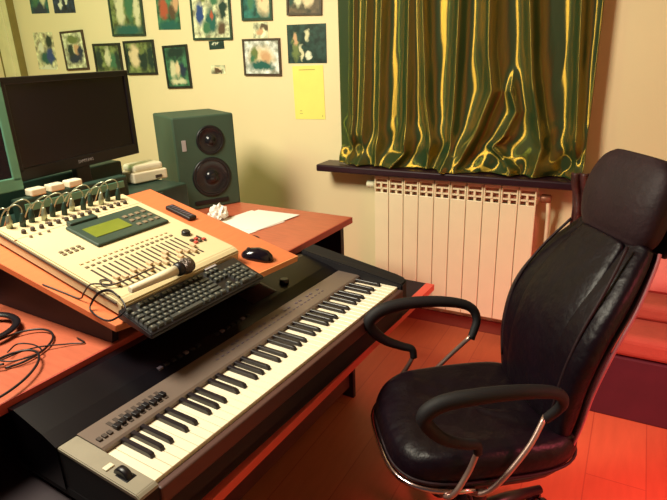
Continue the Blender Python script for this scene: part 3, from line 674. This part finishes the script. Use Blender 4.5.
# ------------------------------------------------------------ pictures on the wall
def pm(name, col): MT[name] = mat(name, srgb(*col), 0.45, var=0.35, scale=45); return name
PAL = dict()
def print_mat(base, blobs, iw, ih):
    # a blurred snapshot: mottled ground with soft, slightly ragged patches of colour
    name = 'print_%d' % len(MT); m = bpy.data.materials.new(name); m.use_nodes = True; nt = m.node_tree; N = nt.nodes.new; Lk = nt.links.new
    bs = nt.nodes['Principled BSDF']; bs.inputs['Roughness'].default_value = 0.4
    tc = N('ShaderNodeTexCoord'); n = N('ShaderNodeTexNoise'); n.noise_dimensions = '4D'; n.inputs['W'].default_value = len(MT) * 1.37; n.inputs['Scale'].default_value = 30; n.inputs['Detail'].default_value = 3
    Lk(tc.outputs['Object'], n.inputs['Vector']); r = N('ShaderNodeValToRGB'); Lk(n.outputs['Fac'], r.inputs[0])
    e = r.color_ramp.elements; e[0].position = 0.36; e[1].position = 0.66; e[0].color = srgb(*[v * 0.62 for v in PAL[base]]); e[1].color = srgb(*[min(255, v * 1.2 + 8) for v in PAL[base]])
    col = r.outputs[0]
    dn = N('ShaderNodeMix'); dn.data_type = 'VECTOR'; dn.inputs[0].default_value = 0.035
    off = N('ShaderNodeVectorMath'); off.operation = 'SUBTRACT'; Lk(n.outputs['Color'], off.inputs[0]); off.inputs[1].default_value = (0.5, 0.5, 0.5)
    sc_ = N('ShaderNodeVectorMath'); sc_.operation = 'SCALE'; sc_.inputs['Scale'].default_value = 0.06; Lk(off.outputs[0], sc_.inputs[0])
    ad = N('ShaderNodeVectorMath'); Lk(tc.outputs['Object'], ad.inputs[0]); Lk(sc_.outputs[0], ad.inputs[1]); nt.nodes.remove(dn)
    for bx, bz, rx, rz, c in blobs:
        mp = N('ShaderNodeMapping'); mp.vector_type = 'POINT'
        sx, sz = 1 / (rx * iw), 1 / (rz * ih); cx, cz = (bx - 0.5) * iw, (bz - 0.5) * ih
        mp.inputs['Scale'].default_value = (sx, 0, sz); mp.inputs['Location'].default_value = (-cx * sx, 0, -cz * sz); Lk(ad.outputs[0], mp.inputs[0])
        ln = N('ShaderNodeVectorMath'); ln.operation = 'LENGTH'; Lk(mp.outputs[0], ln.inputs[0])
        mr = N('ShaderNodeMapRange'); mr.inputs[1].default_value = 1.15; mr.inputs[2].default_value = 0.6; Lk(ln.outputs['Value'], mr.inputs[0])
        mx = N('ShaderNodeMix'); mx.data_type = 'RGBA'; Lk(mr.outputs[0], mx.inputs[0]); Lk(col, mx.inputs[6]); mx.inputs[7].default_value = srgb(*PAL[c]); col = mx.outputs[2]
    Lk(col, bs.inputs['Base Color']); MT[name] = m; return name
for nm, c in dict(p_teal=(34, 92, 84), p_navy=(34, 50, 72), p_dark=(30, 52, 46), p_olive=(110, 122, 70), p_pale=(214, 208, 168), p_cream=(226, 202, 160), p_red=(176, 84, 60), p_skin=(206, 160, 120), p_blue=(44, 70, 130), p_brown=(92, 70, 52), p_green=(62, 112, 80), p_white=(228, 226, 200)).items(): pm(nm, c); PAL[nm] = c
pm('frame_black', (30, 34, 30)); pm('frame_green', (40, 62, 48)); pm('frame_brown', (70, 52, 40))
def picture(label, cat, x, z, w_, h_, tilt, frame, fw, base, blobs, name='picture_frame', group='photos on the far wall'):
    t = thing(name, label, cat, M=Matrix.Translation((x, WY - 0.001, z)) @ Matrix.Rotation(R(-tilt), 4, 'Y'), group=group)
    th = 0.012 if frame else 0.002
    iw, ih = w_ - 2 * fw, h_ - 2 * fw
    b = B(); mats = [print_mat(base, blobs, iw, ih) if base in PAL else base]
    box(b, (-w_ / 2 + fw * 0.9, -th * 0.6, -h_ / 2 + fw * 0.9), (w_ / 2 - fw * 0.9, -0.0002, h_ / 2 - fw * 0.9))
    obj('photo' if name != 'notice_sheet' else 'sheet', b, mats, t)
    if frame:
        b = B()
        for lo, hi in (((-w_ / 2, -th, -h_ / 2), (w_ / 2, 0, -h_ / 2 + fw)), ((-w_ / 2, -th, h_ / 2 - fw), (w_ / 2, 0, h_ / 2)), ((-w_ / 2, -th, -h_ / 2 + fw), (-w_ / 2 + fw, 0, h_ / 2 - fw)), ((w_ / 2 - fw, -th, -h_ / 2 + fw), (w_ / 2, 0, h_ / 2 - fw))): box(b, lo, hi)
        obj('frame', b, frame, t)
    return t
PF = 'picture'
picture('unframed teal print at top left of the wall, cut off by the photo edge', PF, -3.70, 1.845, 0.20, 0.21, -2, None, 0.008, 'p_teal', [(.5, .1, .5, .25, 'p_navy'), (.3, .5, .2, .3, 'p_green'), (.75, .5, .15, .3, 'p_pale')])
picture('dark navy print with white spots, second from left in the top row', PF, -3.45, 1.84, 0.22, 0.22, -2, None, 0.006, 'p_navy', [(.35, .25, .09, .13, 'p_white'), (.62, .35, .08, .12, 'p_white'), (.5, .7, .3, .2, 'p_teal')])
picture('pale unframed print with teal figures above the monitor left side', PF, -3.73, 1.505, 0.215, 0.255, -1.5, None, 0.006, 'p_cream', [(.55, .32, .42, .22, 'p_teal'), (.72, .38, .2, .24, 'p_blue'), (.3, .62, .14, .16, 'p_white'), (.75, .75, .2, .2, 'p_dark'), (.5, .04, .5, .06, 'p_white')])
picture('dark framed group portrait, upright, second from left above the monitor', PF, -3.42, 1.50, 0.225, 0.25, 1.2, 'frame_brown', 0.013, 'p_pale', [(.5, .3, .42, .18, 'p_navy'), (.3, .5, .16, .2, 'p_dark'), (.62, .55, .13, .18, 'p_skin'), (.5, .8, .35, .12, 'p_olive'), (.8, .45, .14, .2, 'p_navy')])
picture('dark green framed landscape photo, third from left above the monitor', PF, -3.11, 1.44, 0.25, 0.19, -0.5, 'frame_black', 0.015, 'p_olive', [(.12, .5, .16, .5, 'p_dark'), (.7, .4, .18, .35, 'p_green'), (.5, .6, .14, .35, 'p_pale'), (.9, .4, .12, .5, 'p_dark')])
picture('black framed photo of a figure in yellow light over monitor right corner', PF, -2.82, 1.44, 0.26, 0.205, 0.3, 'frame_black', 0.013, 'p_olive', [(.32, .55, .22, .42, 'p_cream'), (.62, .4, .2, .4, 'p_dark'), (.9, .5, .14, .5, 'p_dark'), (.6, .72, .1, .12, 'p_olive'), (.05, .5, .08, .5, 'p_dark')])
picture('large dark framed picture of pale columns, third in the top row', PF, -2.885, 1.72, 0.285, 0.30, -1.5, 'frame_green', 0.013, 'p_olive', [(.3, .6, .16, .5, 'p_pale'), (.62, .65, .16, .45, 'p_green'), (.85, .5, .1, .4, 'p_pale'), (.5, .08, .5, .14, 'p_teal')])
picture('green print with red figures between two framed pictures in the top row', PF, -2.545, 1.70, 0.19, 0.23, -2, None, 0.008, 'p_green', [(.3, .55, .22, .3, 'p_red'), (.7, .45, .2, .25, 'p_brown'), (.5, .1, .5, .14, 'p_teal'), (.85, .7, .14, .25, 'p_skin')])
picture('black framed upright group photo directly above the speaker left side', PF, -2.52, 1.38, 0.195, 0.25, 1.2, 'frame_black', 0.012, 'p_green', [(.5, .85, .5, .18, 'p_dark'), (.3, .42, .16, .22, 'p_pale'), (.52, .45, .14, .22, 'p_cream'), (.74, .42, .14, .22, 'p_navy'), (.5, .12, .4, .1, 'p_pale')])
picture('large framed collage of blue and green snapshots in the top row', PF, -2.22, 1.665, 0.285, 0.285, -1.5, 'frame_green', 0.012, 'p_pale', [(.2, .5, .12, .26, 'p_blue'), (.5, .35, .16, .30, 'p_teal'), (.82, .55, .11, .26, 'p_dark'), (.6, .78, .12, .14, 'p_green'), (.32, .85, .14, .12, 'p_olive'), (.35, .2, .1, .16, 'p_green'), (.78, .18, .14, .14, 'p_brown'), (.5, .48, .05, .1, 'p_red')])
picture('small dark name strip stuck under the snapshot collage', 'card', -2.205, 1.495, 0.115, 0.052, 1.5, None, 0.003, 'p_dark', [(.3, .6, .06, .2, 'p_white'), (.45, .6, .06, .2, 'p_white'), (.6, .6, .06, .2, 'p_white')], name='name_card')
picture('tiny grey card alone on the wall above the speaker right side', 'card', -2.21, 1.36, 0.11, 0.055, -0.8, None, 0.003, 'p_pale', [(.5, .3, .42, .3, 'p_brown'), (.5, .6, .3, .16, 'p_cream')], name='name_card')
picture('dark framed photo half teal half cream, second from right in the top row', PF, -1.90, 1.715, 0.20, 0.21, -1.8, 'frame_green', 0.013, 'p_teal', [(.78, .5, .3, .5, 'p_cream'), (.3, .5, .12, .3, 'p_green'), (.72, .6, .07, .2, 'p_red')])
picture('small unframed pinkish snapshot squeezed between two frames above the speaker', PF, -1.89, 1.56, 0.105, 0.085, -1, None, 0.003, 'p_pale', [(.5, .4, .3, .3, 'p_skin'), (.75, .7, .3, .2, 'p_brown')])
picture('brown framed group photo with a white mount, below the pinkish snapshot', PF, -1.89, 1.42, 0.25, 0.195, -0.8, 'frame_brown', 0.011, 'p_white', [(.5, .5, .40, .36, 'p_cream'), (.3, .6, .11, .24, 'p_olive'), (.6, .52, .16, .2, 'p_skin'), (.5, .25, .4, .16, 'p_teal'), (.2, .45, .08, .15, 'p_green')])
picture('brown framed pale group photo at the top beside the curtain', PF, -1.60, 1.705, 0.21, 0.17, -2.5, 'frame_brown', 0.011, 'p_brown', [(.3, .45, .14, .3, 'p_pale'), (.62, .5, .2, .35, 'p_cream'), (.1, .5, .1, .3, 'p_dark'), (.9, .5, .1, .3, 'p_brown')])
picture('dark green photo of two pale figures above the yellow notice', PF, -1.60, 1.48, 0.25, 0.205, -0.8, None, 0.006, 'p_dark', [(.22, .4, .10, .40, 'p_olive'), (.22, .62, .07, .18, 'p_skin'), (.52, .70, .07, .16, 'p_pale'), (.54, .2, .1, .09, 'p_white'), (.36, .25, .05, .2, 'p_pale')])
t = picture('yellow paper notice with faint writing on the wall left of the curtain', 'notice', -1.60, 1.23, 0.195, 0.285, 0.7, None, 0.002, 'yellow', [], name='notice_sheet', group=None)
b = B()
box(b, (-0.055, -0.0018, 0.118), (0.045, -0.0013, 0.122)); box(b, (-0.065, -0.0018, -0.112), (-0.045, -0.0013, -0.109)); box(b, (-0.062, -0.0018, -0.098), (-0.05, -0.0013, -0.094)); box(b, (0.078, -0.0018, -0.128), (0.082, -0.0013, -0.118))
obj('writing', b, 'ink', t)

# ------------------------------------------------------------ bed at the right
bd = thing('day_bed', 'low bed with orange-red cover and dark maroon base behind the chair', 'bed', loc=(0.0, 2.18, 0))
b = B(); box(b, (-0.04, 0.01, 0.0), (1.12, 0.48, 0.275), bev=0.006); obj('bed_base', b, 'beddark', bd)
b = B(); box(b, (-0.05, 0, 0.28), (1.12, 0.49, 0.375), bev=0.03, seg=4); obj('mattress', b, 'bedred', bd)
b = B(); box(b, (-0.03, 0.16, 0.376), (1.12, 0.49, 0.45), bev=0.025, seg=4); obj('blanket', b, 'bedred', bd)
b = B(); bmesh.ops.create_cube(b, size=1); bmesh.ops.subdivide_edges(b, edges=b.edges, cuts=6, use_grid_fill=True)
for v in b.verts:
    x, y, z = v.co * 2; e = 1 - 0.75 * max(abs(x), abs(y)) ** 4
    v.co = Vector((x * 0.24, y * 0.15, z * 0.055 * max(0.12, e)))
for f in b.faces: f.smooth = True
o = obj('pillow', b, 'pink', loc=(0.33, 2.565, 0.575), rot=(R(52), 0, 0)); tag(o, 'pink pillow leaning on the wall at the back of the bed', 'pillow')

# ------------------------------------------------------------ office chair
ch = thing('office_chair', 'high-backed black leather office chair with looped armrests', 'chair', loc=(-0.308, 1.325, 0), rz=216)
# seat cushion: lofted bottom to top
b = B(); rings = []
def seat_ring(z, sx, sy, e=3.6):
    out = []
    for px, py in sell(sx, sy, e, 40):
        zz = z - (0.035 * max(0, (px - 0.12) / 0.15) ** 2 if z > 0.44 else 0) + (0.020 * max(0, abs(py) / 0.25 - 0.55) if z > 0.47 else 0)
        out.append((px, py, zz))
    return out
for z, s in ((0.415, 0.90), (0.423, 0.97), (0.445, 1.0), (0.475, 0.995), (0.497, 0.95), (0.505, 0.88), (0.506, 0.76), (0.504, 0.62), (0.500, 0.48), (0.497, 0.34), (0.496, 0.2), (0.495, 0.05)): rings.append([(x, y, zz + (0.006 * math.sin(31 * x + 9 * math.sin(17 * y)) * math.cos(27 * y + 5 * math.sin(19 * x)) if z > 0.48 else 0)) for x, y, zz in seat_ring(z, 0.258 * s, 0.218 * s)])
loft(b, rings)
st = obj('seat', b, 'leather', ch, sub=1)
b = B(); pts = [(px, py, 0.430) for px, py in sell(0.256, 0.216, 3.6, 48)]; tube(b, pts + pts[:2], 0.004, 8); obj('piping', b, 'leather2', st)
b = B(); rings = [[(px, py, z) for px, py in sell(0.245 * s, 0.208 * s, 3.2, 32)] for z, s in ((0.385, 0.8), (0.395, 0.97), (0.415, 1.0))]; loft(b, rings); obj('seat_pan', b, 'black', ch)
b = B(); pts = [(px, py, 0.414) for px, py in sell(0.262, 0.222, 3.4, 60) if px > 0.02]
pts = sorted(pts, key=lambda p: p[1]); tube(b, pts, 0.008, 8); obj('front_rim', b, 'chrome', ch)
# backrest
prof = [(-.195, .455, .165), (-.200, .55, .190), (-.208, .65, .205), (-.238, .76, .212), (-.295, .86, .195), (-.350, .94, .160), (-.372, .975, .142)]
P = catmull([(t, z, w_) for t, z, w_ in prof], 4)
def back_rings(P, thick, wing, off=0.0, scale=1.0, e=2.6):
    rings = []
    for i, p in enumerate(P):
        a = P[max(i - 1, 0)]; c = P[min(i + 1, len(P) - 1)]; tx, tz = c[0] - a[0], c[1] - a[1]; l = math.hypot(tx, tz); tx /= l; tz /= l
        nx, nz = tz, -tx    # forward normal
        u = i / (len(P) - 1); th = thick * (0.75 + 0.5 * math.sin(math.pi * min(1, u + 0.08)))
        ring = []
        for py, q in sell(p[2] * scale, th / 2, e, 36):
            f = q + off + wing * (abs(py) / 0.26) ** 2.2
            ring.append((p[0] + nx * f, py, p[1] + nz * f))
        rings.append(ring)
    return rings
b = B(); loft(b, back_rings(P, 0.085, 0.035)); bk_ = obj('backrest', b, 'leather', ch, sub=1)
b = B(); loft(b, back_rings(P[2:-2], 0.040, 0.028, off=0.034, scale=0.60)); obj('lumbar_pad', b, 'leather', bk_, sub=1)
b = B(); loft(b, back_rings(P, 0.035, 0.03, off=-0.032, scale=0.95)); obj('back_shell', b, 'blackmatt', ch, sub=1)
for s_ in (-1, 1):
    b = B(); tube(b, [(p[0] - 0.042 + 0.030, s_ * (p[2] + 0.002), p[1] - 0.01) for p in P], 0.0045, 8); obj('piping', b, 'pipe', bk_)
    b = B(); tube(b, [(p[0] + 0.045, s_ * (p[2] * 0.80), p[1] + 0.03) for p in P[3:-3]], 0.004, 8); obj('seam', b, 'leather2', bk_)
hprof = [(-.372, .955, .120), (-.385, .99, .140), (-.395, 1.05, .150), (-.408, 1.10, .148), (-.420, 1.145, .130), (-.428, 1.168, .09)]
HP = catmull(hprof, 4)
b = B(); loft(b, back_rings(HP, 0.085, 0.03, off=0.012)); hd = obj('headrest', b, 'leather2', ch, sub=1)
b = B(); loft(b, back_rings(HP, 0.045, 0.03, off=-0.050, scale=1.01)); obj('headrest_shell', b, 'blackmatt', ch, sub=1)
# arms: padded loop, chrome supports
for s_ in (-1, 1):
    y = s_ * 0.240
    arm = bpy.data.objects.new('armrest', None); COL.objects.link(arm); arm.parent = ch
    ax = -0.015 - 0.015 * s_
    arm.location = (ax, 0, 0)
    pts = catmull([(-0.075, y - s_ * 0.035, 0.585), (-0.100, y - s_ * 0.012, 0.640), (-0.075, y, 0.682), (0.01, y + s_ * 0.008, 0.702), (0.12, y + s_ * 0.010, 0.705), (0.20, y + s_ * 0.004, 0.692), (0.238, y, 0.662), (0.226, y, 0.628), (0.190, y, 0.592), (0.140, y - s_ * 0.004, 0.568), (0.106, y - s_ * 0.010, 0.556), (0.100, y - s_ * 0.014, 0.528)], 6)
    n_ = len(pts); rs = [0.0105 + 0.009 * math.exp(-((i / n_ - 0.45) / 0.32) ** 2) for i in range(n_)]
    b = B(); tube(b, pts, rs, 12, flat=1.0); obj('arm_pad', b, 'blackmatt', arm)
    b = B()
    tube(b, catmull([(-0.075, y - s_ * 0.035, 0.595), (-0.02, y - s_ * 0.010, 0.52), (0.07, y - s_ * 0.002, 0.42), (0.12, y - s_ * 0.05, 0.385)], 5), 0.007, 10)
    tube(b, catmull([(0.100, y - s_ * 0.014, 0.535), (0.125, y - s_ * 0.006, 0.48), (0.165, y - s_ * 0.002, 0.42), (0.18, y - s_ * 0.06, 0.385)], 5), 0.007, 10)
    obj('arm_support', b, 'steel', arm)
# mechanism, column, base
b = B(); box(b, (-0.12, -0.09, 0.335), (0.10, 0.09, 0.378), bev=0.008); obj('tilt_mechanism', b, 'blackmatt', ch)
b = B(); box(b, (-0.245, -0.035, 0.345), (-0.10, 0.035, 0.362)); poly_prism(b, [(-0.285, 0.345), (-0.245, 0.345), (-0.255, 0.62), (-0.300, 0.62)], 1, -0.035, 0.035); obj('back_bracket', b, 'black', ch)
b = B(); tube(b, [(0.05, 0.09, 0.352), (0.07, 0.24, 0.345), (0.075, 0.30, 0.345)], 0.006, 10); obj('tilt_lever', b, 'steel', ch)
for kx, ky in ((0.11, 0.085), (0.02, 0.125)):
    b = B(); lathe(b, [(0.020, 0.285), (0.026, 0.292), (0.026, 0.325), (0.012, 0.335), (0.010, 0.385)], 18, Matrix.Translation((kx, ky, 0))); obj('adjuster_knob', b, 'black', ch)
b = B(); lathe(b, [(0.028, 0.09), (0.028, 0.22), (0.018, 0.222), (0.018, 0.345)], 20); obj('gas_column', b, 'black', ch)
b = B(); lathe(b, [(0.04, 0.065), (0.045, 0.075), (0.04, 0.115), (0.03, 0.12)], 20); obj('hub', b, 'black', ch)
for k in range(5):
    a = R(72 * k + 52); d = Vector((math.cos(a), math.sin(a), 0))
    b = B(); tube(b, [d * 0.03 + Vector((0, 0, 0.10)), d * 0.16 + Vector((0, 0, 0.098)), d * 0.30 + Vector((0, 0, 0.078))], [0.024, 0.020, 0.014], 10); leg = obj('base_leg', b, 'black', ch)
    c = d * 0.295; s_ = Vector((-d.y, d.x, 0))
    b = B(); tube(b, [c + Vector((0, 0, 0.08)), c + Vector((0, 0, 0.045))], 0.006, 8)
    rot = s_.to_track_quat('Z', 'Y').to_matrix().to_4x4()
    for q in (-0.016, 0.016):
        lathe(b, [(0.020, -0.008), (0.027, -0.006), (0.027, 0.006), (0.020, 0.008)], 18, Matrix.Translation(c + s_ * q + Vector((0, 0, 0.0275))) @ rot)
    obj('caster', b, 'gloss', leg)
